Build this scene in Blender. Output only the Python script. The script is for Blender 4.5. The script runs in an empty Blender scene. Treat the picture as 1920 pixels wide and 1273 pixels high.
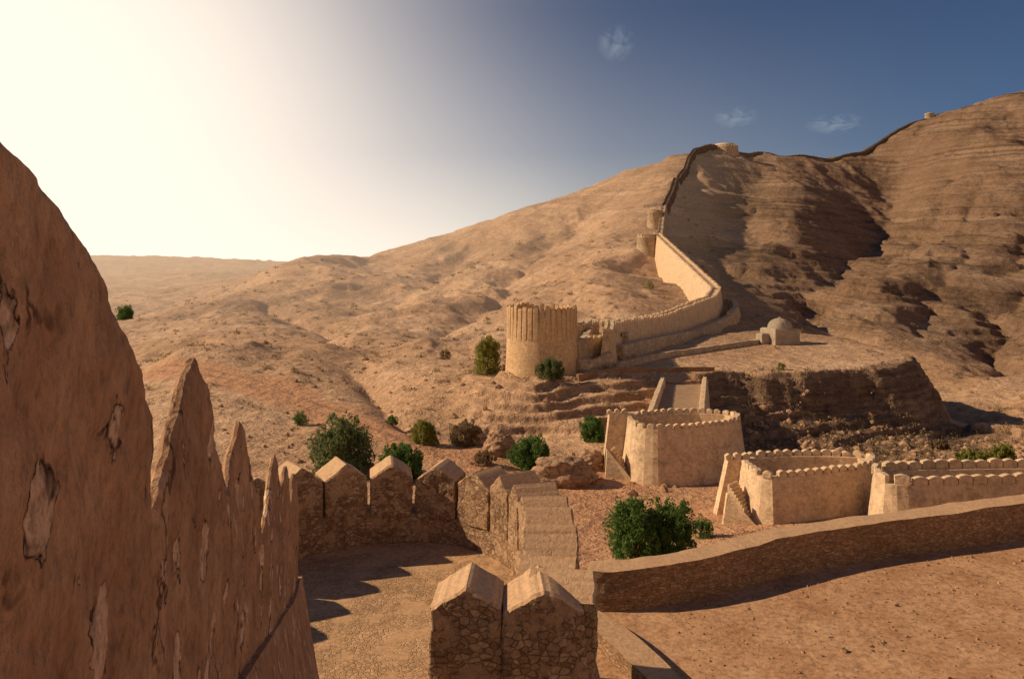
import bpy, math, random, bmesh
import numpy as np
from mathutils import Vector
random.seed(4); rng=np.random.default_rng(7)
CZ=20.0; F=1500.0; HY=500.0
def XD(px,d): return ((px-960)/F*d, d)
SUN_AZ=math.radians(-84); SUN_EL=math.radians(30)
scene=bpy.context.scene
# ------------------------------------------------------------ noise
def _h(ix,iy,s):
    h=(ix.astype(np.int64)*374761393+iy.astype(np.int64)*668265263+s*974634777)&0xffffffff
    h=((h^(h>>13))*1274126177)&0xffffffff
    h=((h^(h>>16))*2246822519)&0xffffffff
    return ((h^(h>>15))&0xffffff)/float(0xffffff)
def vn(x,y,s=0):
    x=np.asarray(x,float);y=np.asarray(y,float)
    ix=np.floor(x);iy=np.floor(y);fx=x-ix;fy=y-iy
    ux=fx**3*(fx*(fx*6-15)+10);uy=fy**3*(fy*(fy*6-15)+10)
    a=_h(ix,iy,s);b=_h(ix+1,iy,s);c=_h(ix,iy+1,s);d=_h(ix+1,iy+1,s)
    return ((a*(1-ux)+b*ux)*(1-uy)+(c*(1-ux)+d*ux)*uy)*2-1
def fbm(x,y,s=0,o=4):
    t=0;a=1;n=0
    for i in range(o):
        t=t+a*vn(x,y,s+i*17);n+=a;a*=.5
        x,y=(x*.8-y*.6)*2.03+3.1,(x*.6+y*.8)*2.03+7.7
    return t/n
def ridged(x,y,s=0,o=3):
    t=0;a=1;n=0
    for i in range(o):
        v=vn(x,y,s+i*31);t=t+a*(.38-2*np.sqrt(v*v+.004)+.3);n+=a;a*=.5
        x,y=(x*.8-y*.6)*2.1+1.1,(x*.6+y*.8)*2.1+5.7
    return t/n
def sstep(a,b,x):
    t=np.clip((x-a)/(b-a),0,1);return t*t*(3-2*t)
# ------------------------------------------------------------ terrain height
COLS={
-900:[(30,1150),(60,900),(150,660),(400,560),(1500,490),(3000,510)],
0:[(30,1150),(60,900),(90,760),(150,660),(300,590),(600,530),(1500,480),(3000,510)],
250:[(30,1150),(55,930),(80,780),(110,705),(180,640),(300,600),(600,540),(900,515),(1500,480),(3000,510)],
400:[(60,880),(75,790),(90,735),(110,680),(160,625),(260,575),(420,545),(700,518),(1500,484),(3000,510)],
510:[(40,1030),(60,890),(80,775),(100,712),(140,650),(220,580),(320,528),(420,502),(600,525),(1500,489),(3000,510)],
620:[(60,880),(80,780),(100,712),(140,650),(180,615),(260,560),(350,510),(450,487),(600,510),(1500,498),(3000,515)],
720:[(40,1030),(60,872),(80,770),(110,690),(150,640),(200,605),(300,550),(420,508),(640,473),(850,520),(3000,520)],
850:[(62,868),(76,812),(84,770),(95,712),(130,655),(180,610),(260,550),(380,492),(620,432),(850,500),(3000,520)],
930:[(60,885),(74,822),(79,790),(84,738),(92,705)],
1000:[(40,1040),(60,900),(72,835),(77,812),(82,735),(88,708),(110,664),(140,620),(200,558),(300,490),(420,440),(600,387),(850,470),(3000,520)],
1150:[(40,1050),(60,905),(74,820),(79,800),(85,728),(92,700),(105,665),(130,625),(170,575),(220,525),(270,482),(400,410),(580,330),(850,450),(3000,520)],
1230:[(270,476),(330,430),(450,350),(560,308)],
1260:[(350,398),(430,343)],
1300:[(30,1150),(40,1040),(60,910),(75,840),(82,790),(87,735),(95,697),(110,668),(130,642),(160,600),(200,548),(240,512),(300,468),(360,405),(520,292),(750,400),(3000,520)],
1360:[(200,540),(300,480),(380,432),(560,281),(800,400)],
1400:[(60,905),(77,845),(84,795),(90,735),(100,685),(120,644),(135,628),(155,603),(190,560),(240,520),(300,480),(400,410),(480,350),(590,292),(850,400)],
1500:[(40,1030),(60,900),(77,850),(86,795),(93,735),(100,683),(120,644),(135,630),(160,605),(200,572),(300,500),(380,412),(450,350),(610,295),(850,400)],
1600:[(60,900),(80,850),(90,785),(96,722),(110,665),(130,650),(160,612),(200,580),(300,508),(400,442),(500,370),(640,286),(850,400)],
1680:[(60,905),(80,855),(92,790),(100,728),(120,695),(150,655),(200,585),(280,500),(420,425),(560,350),(660,252),(850,400)],
1750:[(60,905),(80,860),(95,800),(105,760),(125,712),(160,640),(200,590),(260,520),(340,440),(450,350),(560,280),(680,219),(900,350)],
1900:[(30,1120),(40,1020),(60,920),(80,868),(95,800),(110,755),(140,690),(180,620),(220,560),(300,450),(400,350),(520,260),(700,177),(900,300),(3000,400)],
2100:[(60,950),(90,830),(120,740),(180,600),(260,480),(400,330),(600,180),(750,110),(950,250)],
2800:[(30,1150),(60,950),(120,750),(250,500),(500,200),(800,60),(1000,200),(3000,400)],
}
cp=np.array([(px,math.log(d),py) for px,l in COLS.items() for d,py in l]); CX=cp[:,0]/150; CY=cp[:,1]/.22; CV=cp[:,2]
def ker(r2): return np.sqrt(r2+.12)
N=len(CV); A=np.zeros((N+3,N+3))
A[:N,:N]=ker((CX[:,None]-CX)**2+(CY[:,None]-CY)**2)
A[:N,N]=1;A[:N,N+1]=CX;A[:N,N+2]=CY;A[N:,:N]=A[:N,N:].T
W=np.linalg.solve(A,np.concatenate([CV,[0,0,0]]))
def rbf(px,ld):
    X=px/150;Y=ld/.22;o=W[N]+W[N+1]*X+W[N+2]*Y
    for i in range(N): o=o+W[i]*ker((X-CX[i])**2+(Y-CY[i])**2)
    return o
def seg_dist(x,y,pts):
    best=np.full(np.shape(x),1e9);tt=np.zeros(np.shape(x));n=len(pts)-1
    for i in range(n):
        ax,ay=pts[i][:2];bx,by=pts[i+1][:2];dx,dy=bx-ax,by-ay
        t=np.clip(((x-ax)*dx+(y-ay)*dy)/(dx*dx+dy*dy),0,1)
        dd=np.hypot(x-ax-t*dx,y-ay-t*dy);m=dd<best
        best=np.where(m,dd,best);tt=np.where(m,(i+t)/n,tt)
    return best,tt
def inside(x,y,poly):
    c=np.zeros(np.shape(x),bool);n=len(poly)
    for i in range(n):
        ax,ay=poly[i];bx,by=poly[(i+1)%n]
        if ay==by: continue
        c^=((ay>y)!=(by>y))&(x<(bx-ax)*(y-ay)/(by-ay)+ax)
    return c
RAV=[
 ([XD(1700,600),XD(1685,520),XD(1620,400),XD(1560,300),XD(1510,230),XD(1590,175),XD(1720,140),XD(1810,110),XD(1900,95)],(8,6),(26,8)),
 ([XD(1295,400),XD(1330,330),XD(1380,270),XD(1440,230),XD(1500,215)],(5,4.5),(17,11)),
 ([XD(1130,500),XD(1050,420),XD(1000,330),XD(930,240),XD(860,190),XD(800,150)],(9,3),(22,8)),
 ([XD(900,480),XD(850,380),XD(760,280),XD(700,220)],(7,3),(20,9)),
 ([XD(640,112),XD(690,95),XD(720,82),XD(760,72)],(2.4,1.2),(4,3)),
 ([XD(1850,480),XD(1800,330),XD(1740,230),XD(1720,170)],(8,4),(24,9)),
 ([XD(1960,400),XD(1890,260),XD(1870,190),XD(1880,140)],(11,8),(20,9)),
 ([XD(480,300),XD(540,230),XD(600,170),XD(660,130)],(4.5,2.5),(11,5)),
 ([XD(1430,470),XD(1400,400),XD(1400,330),XD(1430,260)],(3,2),(14,10)),
 ([XD(1790,560),XD(1760,430),XD(1690,330),XD(1610,260)],(6,3),(18,9)),
]
FLAT=[(XD(1230,62),9,5),(XD(1500,48),10,5),(XD(1015,92),6,4),(XD(1800,45),12,5)]
PLAT=[XD(1140,90.5),XD(1200,90.6),XD(1320,90.8),XD(1420,91.5),XD(1500,92.8),XD(1590,95.5),XD(1660,99),XD(1690,103),XD(1675,110),XD(1620,120),XD(1540,131),XD(1440,138),XD(1330,130),XD(1240,112),XD(1165,101)]
CLIFF=[XD(1325,91.5),XD(1320,80),XD(1420,76),XD(1600,77),XD(1790,84),XD(1880,92),XD(1760,102),XD(1690,106),XD(1660,98),XD(1500,93)]
ROAD=[XD(300,105),XD(450,96),XD(560,86),XD(660,79),XD(740,72),XD(840,65),XD(950,59),XD(1060,53),XD(1180,50),XD(1300,53),XD(1420,57),XD(1600,60),XD(2000,62)]
ROAD2=[XD(1150,51),XD(1120,45),XD(1150,38),XD(1200,33),XD(1400,31)]
wf=np.array([(-30,17.5),(-6,17.5),(1.6,18.6),(2.2,18.7),(3.0,18.75),(6.5,20.2),(8.9,20.9),(14.1,22.1),(21.4,24),(40,26)])
def psdist(x,y):
    edge,_=seg_dist(x,y,PLAT+PLAT[:1]);ins=inside(x,y,PLAT);return np.where(ins,-edge,edge)+fbm(x/5,y/5,33,5)*1.9
def Hh(x,y):
    x=np.asarray(x,float);y=np.asarray(y,float)
    d=np.maximum(y,30.0);px=np.clip(960+F*x/d,-1400,3300)
    py=rbf(px,np.log(np.minimum(d,3000))); z=(HY-py)/F*d
    for pts,dep,wid in RAV:
        wob=fbm(x/18,y/18,77,3)*9*np.clip(y/250,0,1)
        dd,t=seg_dist(x+wob,y,pts)
        de=dep[0]+(dep[1]-dep[0])*t;w=wid[0]+(wid[1]-wid[0])*t
        e=np.clip(np.minimum(t*6,(1-t)*6),0,1)
        z=z-de*e*np.exp(-(dd/w)**1.25*1.6)
    for px0,d0,hh,sx,sy in ((470,118,2.6,6,12),(345,112,2.2,5,9),(640,150,3,12,16),(560,100,1.5,5,9),(790,130,2.2,8,12),(720,105,1.5,5,7)):
        hx,hy=XD(px0,d0);q=np.hypot((x-hx)/sx,(y-hy)/sy);z=z+hh*np.exp(-q*1.3)*.9
    fm=np.ones_like(z)
    for (c,r,f) in FLAT: fm=fm*sstep(r,r+f,np.hypot(x-c[0],y-c[1]))
    rd,_=seg_dist(x,y,ROAD);rd2,_=seg_dist(x,y,ROAD2);rdm=np.minimum(rd,rd2)
    fm=fm*(.1+.9*sstep(2.5,7,rdm))
    far=sstep(110,260,y);mid=sstep(70,130,y);rt=sstep(.1,.3,x/d)
    w1=x+fbm(x/40,y/40,5,3)*18;w2=y+fbm(x/40+9,y/40,6,3)*18
    z=z+fm*( far*ridged(w1/70,w2/130,1,3)*4.8+ mid*ridged(w1/24,w2/40,2,4)*(1.25+.6*rt)+ far*ridged(w1/11,w2/17,14,3)*(.45+.2*rt) + (.35+.65*mid)*fbm(x/9,y/9,3,4)*(.5+.05*rt)*(1+.8*far)+fbm(x/3,y/3,4,3)*.14*(.4+.6*mid) )
    tilt=.08*x-.03*y
    p=7.5;q=(z+tilt+fbm(x/70,y/70,9,2)*5+fbm(x/16,y/16,44,4)*1.1)/p;fl=np.floor(q);fr=q-fl
    st=(sstep(.44,.60,fr)-fr)*p
    z=z+st*.44*far*fm*(.22+.78*rt)*(.2+.8*sstep(-.15,.35,fbm(x/55,y/55,12,3)))
    p=2.3;q=(z+tilt+fbm(x/35,y/35,29,2)*1.5+fbm(x/6,y/6,45,3)*.45)/p;fl=np.floor(q);fr=q-fl
    z=z+(sstep(.42,.60,fr)-fr)*p*.55*far*fm*(.12+.88*rt)*sstep(-.3,.2,fbm(x/35,y/35,13,3))
    sd=psdist(x,y)
    zp=-12.0+(y-91)*.022+fbm(x/6,y/6,36,3)*.08
    wd=3.4+3.5*sstep(40,50,x);k=sstep(wd,-.2,sd);z=z*(1-k)+zp*k
    k=sstep(.6,-.2,sd)
    sc=sstep(72,78,y)*sstep(125,95,y)*(1-k)*sstep(-.09,-.03,x/d)
    p=.85;q=(z+fbm(x/12,y/12,19,2)*.5+fbm(x/1.8,y/1.8,20,3)*.22)/p;fl=np.floor(q);fr=q-fl
    z=z+(sstep(.34,.58,fr)-fr)*p*(.9*sc+.10*mid*fm)*(1-k)+sc*fbm(x/1.3,y/1.3,66,3)*.18
    tz=-8+0.04*(x-2)+.03*fbm(x/2.5,y/2.5,21,3)
    yw=np.interp(x,wf[:,0],wf[:,1])
    k=sstep(1.3,10,y-yw)
    z=tz*(1-k)+z*k
    z=z-2.5*sstep(-4,-12,x)*(1-k)
    return z+CZ
def H1(x,y): return float(Hh(np.array([x]),np.array([y]))[0])
# ------------------------------------------------------------ materials
class NT:
    def __init__(s,name):
        s.m=bpy.data.materials.new(name);s.m.use_nodes=True;s.t=s.m.node_tree
        s.t.nodes.clear();s.o=s.n('ShaderNodeOutputMaterial');s.b=s.n('ShaderNodeBsdfPrincipled')
        s.b.inputs['Roughness'].default_value=.92
        s.b.inputs['Specular IOR Level'].default_value=.1
        s.l(s.b.outputs[0],s.o.inputs[0])
        s.g=s.n('ShaderNodeNewGeometry');s.pos=s.g.outputs['Position']
        x=s.n('ShaderNodeSeparateXYZ');s.l(s.pos,x.inputs[0]);s.X,s.Y,s.Z=x.outputs
        x=s.n('ShaderNodeSeparateXYZ');s.l(s.g.outputs['Normal'],x.inputs[0]);s.NZ=x.outputs[2]
    def n(s,t): return s.t.nodes.new(t)
    def l(s,a,b): s.t.links.new(a,b)
    def scale(s,v,src=None):
        m=s.n('ShaderNodeVectorMath');m.operation='MULTIPLY';s.l(src or s.pos,m.inputs[0]);m.inputs[1].default_value=v;return m.outputs[0]
    def warp(s,amt,sc,src=None):
        nz=s.n('ShaderNodeTexNoise');nz.inputs['Scale'].default_value=sc;nz.inputs['Detail'].default_value=2;s.l(src or s.pos,nz.inputs['Vector'])
        a=s.n('ShaderNodeVectorMath');a.operation='SUBTRACT';s.l(nz.outputs['Color'],a.inputs[0]);a.inputs[1].default_value=(.5,.5,.5)
        b=s.n('ShaderNodeVectorMath');b.operation='SCALE';s.l(a.outputs[0],b.inputs[0]);b.inputs['Scale'].default_value=amt
        c=s.n('ShaderNodeVectorMath');s.l(b.outputs[0],c.inputs[0]);s.l(src or s.pos,c.inputs[1]);return c.outputs[0]
    def noise(s,sc,det=5,rough=.6,src=None):
        n=s.n('ShaderNodeTexNoise');n.inputs['Scale'].default_value=sc;n.inputs['Detail'].default_value=det;n.inputs['Roughness'].default_value=rough
        s.l(src or s.pos,n.inputs['Vector']);return n.outputs['Fac']
    def vor(s,sc,feat='F1',src=None,out='Distance'):
        n=s.n('ShaderNodeTexVoronoi');n.feature=feat;n.inputs['Scale'].default_value=sc
        s.l(src or s.pos,n.inputs['Vector']);return n.outputs[out]
    def ramp(s,f,stops):
        r=s.n('ShaderNodeValToRGB');s.l(f,r.inputs[0]);e=r.color_ramp.elements
        while len(e)>1:e.remove(e[-1])
        for i,(p,c) in enumerate(stops):
            x=e[0] if i==0 else e.new(p)
            x.position=p;c=c if not isinstance(c,(int,float)) else (c,c,c);x.color=(*c[:3],1)
        return r.outputs[0]
    def mix(s,f,a,b,bt='MIX'):
        m=s.n('ShaderNodeMix');m.data_type='RGBA';m.blend_type=bt
        for v,i in ((f,m.inputs[0]),(a,m.inputs[6]),(b,m.inputs[7])):
            if hasattr(v,'links') : s.l(v,i)
            elif isinstance(v,(int,float)): i.default_value=v if i==m.inputs[0] else (v,v,v,1)
            else: i.default_value=(*v,1)
        return m.outputs[2]
    def math(s,op,a,b=0,clamp=False):
        m=s.n('ShaderNodeMath');m.operation=op;m.use_clamp=clamp
        for v,i in ((a,m.inputs[0]),(b,m.inputs[1])):
            if hasattr(v,'links'): s.l(v,i)
            else: i.default_value=v
        return m.outputs[0]
    def bump(s,h,st,dist,prev=None):
        b=s.n('ShaderNodeBump');b.inputs['Distance'].default_value=dist;s.l(h,b.inputs['Height'])
        if hasattr(st,'links'): s.l(st,b.inputs['Strength'])
        else: b.inputs['Strength'].default_value=st
        if prev: s.l(prev,b.inputs['Normal'])
        return b.outputs[0]
    def fin(s,col,nor=None):
        s.l(col,s.b.inputs['Base Color'])
        if nor: s.l(nor,s.b.inputs['Normal'])
        return s.m
def rubble(name,cols,sc=2.6,zs=1.9,bd=.05,mortar=(.2,.14,.09),mw=.09,stain=.5,cap=None,fine=9,plas=None):
    t=NT(name);v=t.scale((1,1,zs),t.warp(.35/sc,sc*.9))
    e=t.vor(sc,'DISTANCE_TO_EDGE',v);c=t.vor(sc,'F1',v,'Color')
    sep=t.n('ShaderNodeSeparateColor');t.l(c,sep.inputs[0])
    col=t.ramp(sep.outputs[0],[(0,cols[0]),(.5,cols[1]),(1,cols[2])])
    nf=t.noise(fine,6,.7);col=t.mix(.8,col,t.ramp(nf,[(.3,.5),(.7,1.3)]),'MULTIPLY')
    big=t.noise(.6,4,.65);col=t.mix(stain,col,t.ramp(big,[(.35,.6),(.62,1.15)]),'MULTIPLY')
    mm=t.ramp(e,[(0,1),(mw,0)])
    if plas:
        th=plas[2] if len(plas)>2 else .46
        pz=t.ramp(t.noise(plas[0],6,.65),[(th,0),(th+.07,1)]);inv=t.math('SUBTRACT',1,pz);mm=t.math('MULTIPLY',mm,inv)
        col=t.mix(t.math('MULTIPLY',pz,.85),col,t.mix(.8,plas[1],t.ramp(nf,[(.3,.65),(.7,1.2)]),'MULTIPLY'))
    if cap:
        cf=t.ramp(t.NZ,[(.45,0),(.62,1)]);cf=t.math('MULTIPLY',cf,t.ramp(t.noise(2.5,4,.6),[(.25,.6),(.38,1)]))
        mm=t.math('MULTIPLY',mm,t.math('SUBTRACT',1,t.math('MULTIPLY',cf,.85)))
    h=t.math('SUBTRACT',1,mm)
    col=t.mix(t.math('MULTIPLY',mm,.7),col,mortar)
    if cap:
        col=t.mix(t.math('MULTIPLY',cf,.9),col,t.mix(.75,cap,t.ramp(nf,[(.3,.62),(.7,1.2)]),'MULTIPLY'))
    n=t.bump(h,.8,bd);n=t.bump(nf,.8,bd*.9,n)
    return t.fin(col,n)
M_rub=rubble('rubble_stone',[(.26,.15,.085),(.37,.23,.135),(.50,.34,.205)],sc=10,zs=1.4,bd=.018,mortar=(.19,.115,.07),cap=(.62,.40,.235),plas=(3.0,(.42,.265,.155),.51),fine=16)
M_tan=rubble('tan_masonry',[(.62,.43,.265),(.68,.49,.31),(.74,.55,.36)],sc=3.4,zs=2.4,bd=.02,mortar=(.54,.38,.24),stain=.45,cap=(.68,.50,.33),fine=4,plas=(1.2,(.68,.49,.31)))
M_tower=rubble('tower_masonry',[(.58,.375,.20),(.63,.42,.235),(.68,.47,.275)],sc=3.2,zs=2.2,bd=.015,mortar=(.52,.34,.19),stain=.35,fine=4)
M_wall=rubble('rampart_masonry',[(.46,.33,.21),(.54,.395,.255),(.60,.45,.30)],sc=1.5,zs=1.8,bd=.06,mortar=(.36,.26,.17),stain=.5,cap=(.6,.46,.32),fine=2)
M_brick=rubble('dark_coursed_stone',[(.27,.155,.085),(.35,.205,.115),(.44,.275,.16)],sc=7,zs=2.4,bd=.02,mortar=(.21,.125,.07),cap=(.56,.35,.20),fine=9)
M_rock=rubble('boulder_rock',[(.37,.225,.135),(.42,.265,.16),(.47,.295,.18)],sc=.9,zs=1.8,bd=.10,mortar=(.26,.16,.10),mw=.03,fine=3)
M_wall_shade=rubble('shade_dark_rampart',[(.15,.105,.07),(.19,.13,.09),(.23,.16,.11)],sc=.8,zs=1.8,bd=.10,mortar=(.12,.085,.055),fine=1.5)  # masonry darkened in its colour to show the ramparts' shaded side
def plaster():
    t=NT('weathered_mud_plaster')
    n1=t.noise(5,6,.62);col=t.ramp(n1,[(.3,(.34,.18,.098)),(.5,(.46,.26,.145)),(.7,(.56,.345,.20))])
    col=t.mix(.6,col,t.ramp(t.noise(1.6,4,.6),[(.3,.62),(.65,1.18)]),'MULTIPLY')
    v=t.warp(.055,34,t.warp(.11,8));vv=t.scale((1,1,.78),v)
    e=t.vor(7.0,'F1',vv);sp=t.n('ShaderNodeSeparateColor');t.l(t.vor(7.0,'F1',vv,'Color'),sp.inputs[0])
    on=t.ramp(sp.outputs[1],[(.50,0),(.51,1)]);rad=t.math('ADD',e,t.math('MULTIPLY',sp.outputs[2],.20))
    pm=t.math('MULTIPLY',t.ramp(rad,[(0,1),(.45,1),(.47,0)]),on)
    ring=t.math('MULTIPLY',t.ramp(rad,[(.38,0),(.45,1),(.475,1),(.505,0)]),on)
    nf=t.noise(28,5,.72)
    pc=t.ramp(nf,[(.3,(.54,.33,.20)),(.7,(.80,.54,.36))]);col=t.mix(pm,col,pc)
    up=t.ramp(t.noise(12,3,.6),[(.44,0),(.56,1)])
    col=t.mix(t.math('MULTIPLY',t.math('MULTIPLY',ring,up),.85),col,(.08,.04,.024))
    cr=t.vor(3.2,'DISTANCE_TO_EDGE',t.scale((1,1,.5),t.warp(.06,24,t.warp(.18,5))))
    cm=t.math('MULTIPLY',t.ramp(cr,[(0,1),(.01,.8),(.022,0)]),t.ramp(t.noise(3.5,3,.5),[(.54,0),(.59,1)]))
    col=t.mix(t.math('MULTIPLY',cm,.85),col,(.07,.035,.02))
    col=t.mix(.8,col,t.ramp(nf,[(.30,.5),(.5,1),(.7,1.18)]),'MULTIPLY')
    n=t.bump(pm,1,-.02);n=t.bump(n1,.6,.045,n);n=t.bump(nf,.85,.014,n)
    return t.fin(col,n)
M_plas=plaster()
def ground():
    t=NT('desert_ground')
    n1=t.noise(.035,5,.62);col=t.ramp(n1,[(.3,(.45,.265,.15)),(.5,(.56,.345,.20)),(.7,(.67,.44,.275))])
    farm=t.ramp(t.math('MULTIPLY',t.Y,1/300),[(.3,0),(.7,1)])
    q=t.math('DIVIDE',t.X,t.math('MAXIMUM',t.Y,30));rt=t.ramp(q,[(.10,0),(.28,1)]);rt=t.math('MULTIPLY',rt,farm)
    rot=t.n('ShaderNodeVectorMath');rot.operation='DOT_PRODUCT';t.l(t.warp(7,.03),rot.inputs[0]);rot.inputs[1].default_value=(.08,-.03,1)
    cx=t.n('ShaderNodeCombineXYZ');t.l(t.math('MULTIPLY',rot.outputs['Value'],.30),cx.inputs[2]);t.l(t.math('MULTIPLY',t.X,.004),cx.inputs[0])
    sn=t.noise(1.0,5,.75,cx.outputs[0])
    sc=t.ramp(sn,[(.36,.38),(.47,.88),(.52,1.05),(.62,1.25)]);col=t.mix(t.math('ADD',t.math('MULTIPLY',rt,.65),t.math('MULTIPLY',farm,.35)),col,sc,'MULTIPLY')
    nf=t.noise(.6,6,.72);big=t.noise(.018,5,.65)
    col=t.mix(t.math('MULTIPLY',farm,.6),col,t.ramp(big,[(.38,.6),(.52,1.05)]),'MULTIPLY')
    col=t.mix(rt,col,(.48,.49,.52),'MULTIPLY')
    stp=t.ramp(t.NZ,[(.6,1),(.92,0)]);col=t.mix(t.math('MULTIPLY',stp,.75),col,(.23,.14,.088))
    ac=t.n('ShaderNodeAttribute');ac.attribute_name='cliff_shade'
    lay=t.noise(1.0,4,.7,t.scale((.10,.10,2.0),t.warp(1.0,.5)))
    col=t.mix(t.math('MULTIPLY',ac.outputs['Fac'],.85),col,t.ramp(lay,[(.36,(.08,.05,.034)),(.5,(.17,.11,.07)),(.66,(.29,.195,.125))]))  # shade on the bank painted as dark albedo, along with its rock layers
    pb=t.vor(.9,'F1',t.warp(.6,1.3));pm=t.math('MULTIPLY',t.ramp(pb,[(.10,1),(.22,0)]),t.ramp(t.noise(.08,3,.6),[(.45,0),(.62,1)]))
    pb2=t.vor(.26,'F1',t.warp(2,.4));pm2=t.math('MULTIPLY',t.ramp(pb2,[(.10,1),(.22,0)]),farm)
    at=t.n('ShaderNodeAttribute');at.attribute_name='road';rdm=at.outputs['Fac'];nrd=t.math('SUBTRACT',1,rdm,True)
    col=t.mix(t.math('MULTIPLY',t.math('MULTIPLY',t.math('MAXIMUM',pm,pm2),.65),nrd),col,(.20,.125,.078))
    col=t.mix(.85,col,t.ramp(nf,[(.3,.55),(.7,1.28)]),'MULTIPLY')
    rc=t.ramp(nf,[(.3,(.46,.22,.11)),(.7,(.62,.35,.195))]);col=t.mix(rdm,col,rc)
    ate=t.n('ShaderNodeAttribute');ate.attribute_name='terrace'
    te=ate.outputs['Fac'];col=t.mix(te,col,t.ramp(t.noise(.7,7,.75),[(.32,(.33,.165,.08)),(.5,(.44,.24,.127)),(.68,(.56,.335,.19))]))
    nf2=t.noise(7,6,.78);near=t.ramp(t.math('MULTIPLY',t.Y,1/100),[(.25,1),(.9,.3)])
    col=t.mix(near,col,t.ramp(nf2,[(.32,.5),(.5,1),(.68,1.3)]),'MULTIPLY')
    at2=t.n('ShaderNodeAttribute');at2.attribute_name='track';col=t.mix(at2.outputs['Fac'],col,(.33,.17,.10))
    nte=t.math('SUBTRACT',1,te,True)
    n=t.bump(t.noise(.25,6,.7),t.math('MULTIPLY',nte,.75),1.8);n=t.bump(sn,t.math('MULTIPLY',rt,.6),2.2,n);n=t.bump(nf,t.math('MULTIPLY',t.math('ADD',nte,.15),.55),.3,n);n=t.bump(nf2,.6,.04,n)
    t.fin(col,n)
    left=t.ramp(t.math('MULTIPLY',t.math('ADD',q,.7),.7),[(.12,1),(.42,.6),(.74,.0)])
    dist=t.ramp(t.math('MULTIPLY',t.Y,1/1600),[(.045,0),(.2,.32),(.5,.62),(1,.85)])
    haze_glow=t.math('MULTIPLY',left,dist)
    em=t.n('ShaderNodeEmission');em.inputs[0].default_value=(1,.68,.43,1);em.inputs[1].default_value=.76  # warm haze over the far left painted as glow in the ground surface
    mx=t.n('ShaderNodeMixShader');t.l(haze_glow,mx.inputs[0]);t.l(t.b.outputs[0],mx.inputs[1]);t.l(em.outputs[0],mx.inputs[2]);t.l(mx.outputs[0],t.o.inputs[0])
    return t.m
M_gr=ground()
def simple(name,c1,c2,sc,bd=.02,b=.6):
    t=NT(name);n=t.noise(sc,5,.65);col=t.ramp(n,[(.3,c1),(.7,c2)]);m=t.noise(sc*6,5,.7);col=t.mix(.6,col,t.ramp(m,[(.3,.65),(.7,1.2)]),'MULTIPLY')
    return t.fin(col,t.bump(m,b,bd))
M_cap=simple('sandy_plaster',(.36,.235,.145),(.50,.35,.22),1.5,.03)
M_dome=simple('aged_pale_plaster',(.31,.245,.18),(.47,.37,.275),1.0,.10,.9)
M_bark=simple('bark',(.12,.08,.05),(.22,.15,.10),6)
M_opening_shade=simple('opening_shade',(.06,.045,.03),(.10,.075,.05),3)
M_floor=rubble('stone_floor',[(.52,.31,.165),(.58,.36,.195),(.66,.43,.245)],sc=15,zs=1,bd=.010,mortar=(.38,.235,.13),mw=.11,stain=.6,fine=14,plas=(2.2,(.60,.37,.205),.50))
def leafm(name,c1,c2):
    t=NT(name)
    f=t.math('MULTIPLY',t.math('ADD',t.noise(2.2,1,.5),t.noise(9,2,.5)),.5)
    t.l(t.ramp(f,[(.38,c1),(.62,c2)]),t.b.inputs['Base Color']);t.b.inputs['Roughness'].default_value=.6
    tr=t.n('ShaderNodeBsdfTranslucent');tr.inputs[0].default_value=(*[min(1,q*1.6) for q in c2],1)
    mx=t.n('ShaderNodeMixShader');mx.inputs[0].default_value=.25;t.l(t.b.outputs[0],mx.inputs[1]);t.l(tr.outputs[0],mx.inputs[2]);t.l(mx.outputs[0],t.o.inputs[0])
    return t.m
M_lg=leafm('leaf_green',(.045,.095,.022),(.13,.21,.05));M_gg=leafm('leaf_grey_green',(.08,.11,.04),(.20,.22,.09));M_ly=leafm('leaf_olive',(.13,.15,.03),(.30,.28,.07));M_lb=leafm('leaf_dry',(.16,.11,.06),(.28,.20,.11))
# ------------------------------------------------------------ helpers
def mesh(name,v,f,mat,parent=None,smooth=False,origin=None):
    v=np.asarray(v,float)
    o=np.array(parent.location) if parent is not None else (np.array(origin) if origin is not None else np.zeros(3))
    me=bpy.data.meshes.new(name);me.from_pydata((v-o).tolist(),[],f if isinstance(f,list) else f.tolist());me.materials.append(mat)
    if smooth: me.polygons.foreach_set('use_smooth',[True]*len(me.polygons))
    me.update();ob=bpy.data.objects.new(name,me);scene.collection.objects.link(ob)
    if parent is not None: ob.parent=parent
    else: ob.location=o
    return ob
def empty(name,loc,label,cat,group=None):
    e=bpy.data.objects.new(name,None);e.location=loc;e.empty_display_size=.5;scene.collection.objects.link(e);e['label']=label;e['category']=cat
    if group:e['group']=group
    return e
def resample(pts,step,closed=False):
    p=np.array(pts,float)
    if closed:p=np.vstack([p,p[:1]])
    s=np.concatenate([[0],np.cumsum(np.hypot(*(np.diff(p[:,:2],axis=0).T)))])
    n=max(2,int(round(s[-1]/step))+1);q=np.linspace(0,s[-1],n)
    r=np.stack([np.interp(q,s,p[:,i]) for i in range(p.shape[1])],1)
    if closed:r=r[:-1]
    return r
def smoothp(pts,it=2,closed=False):
    p=np.array(pts,float)
    for _ in range(it):
        if closed:
            a=p;b=np.roll(p,-1,0);q=np.empty((2*len(p),p.shape[1]));q[0::2]=.75*a+.25*b;q[1::2]=.25*a+.75*b
        else:
            a=p[:-1];b=p[1:];q=np.empty((2*len(a),p.shape[1]));q[0::2]=.75*a+.25*b;q[1::2]=.25*a+.75*b;q=np.vstack([p[:1],q,p[-1:]])
        p=q
    return p
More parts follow.
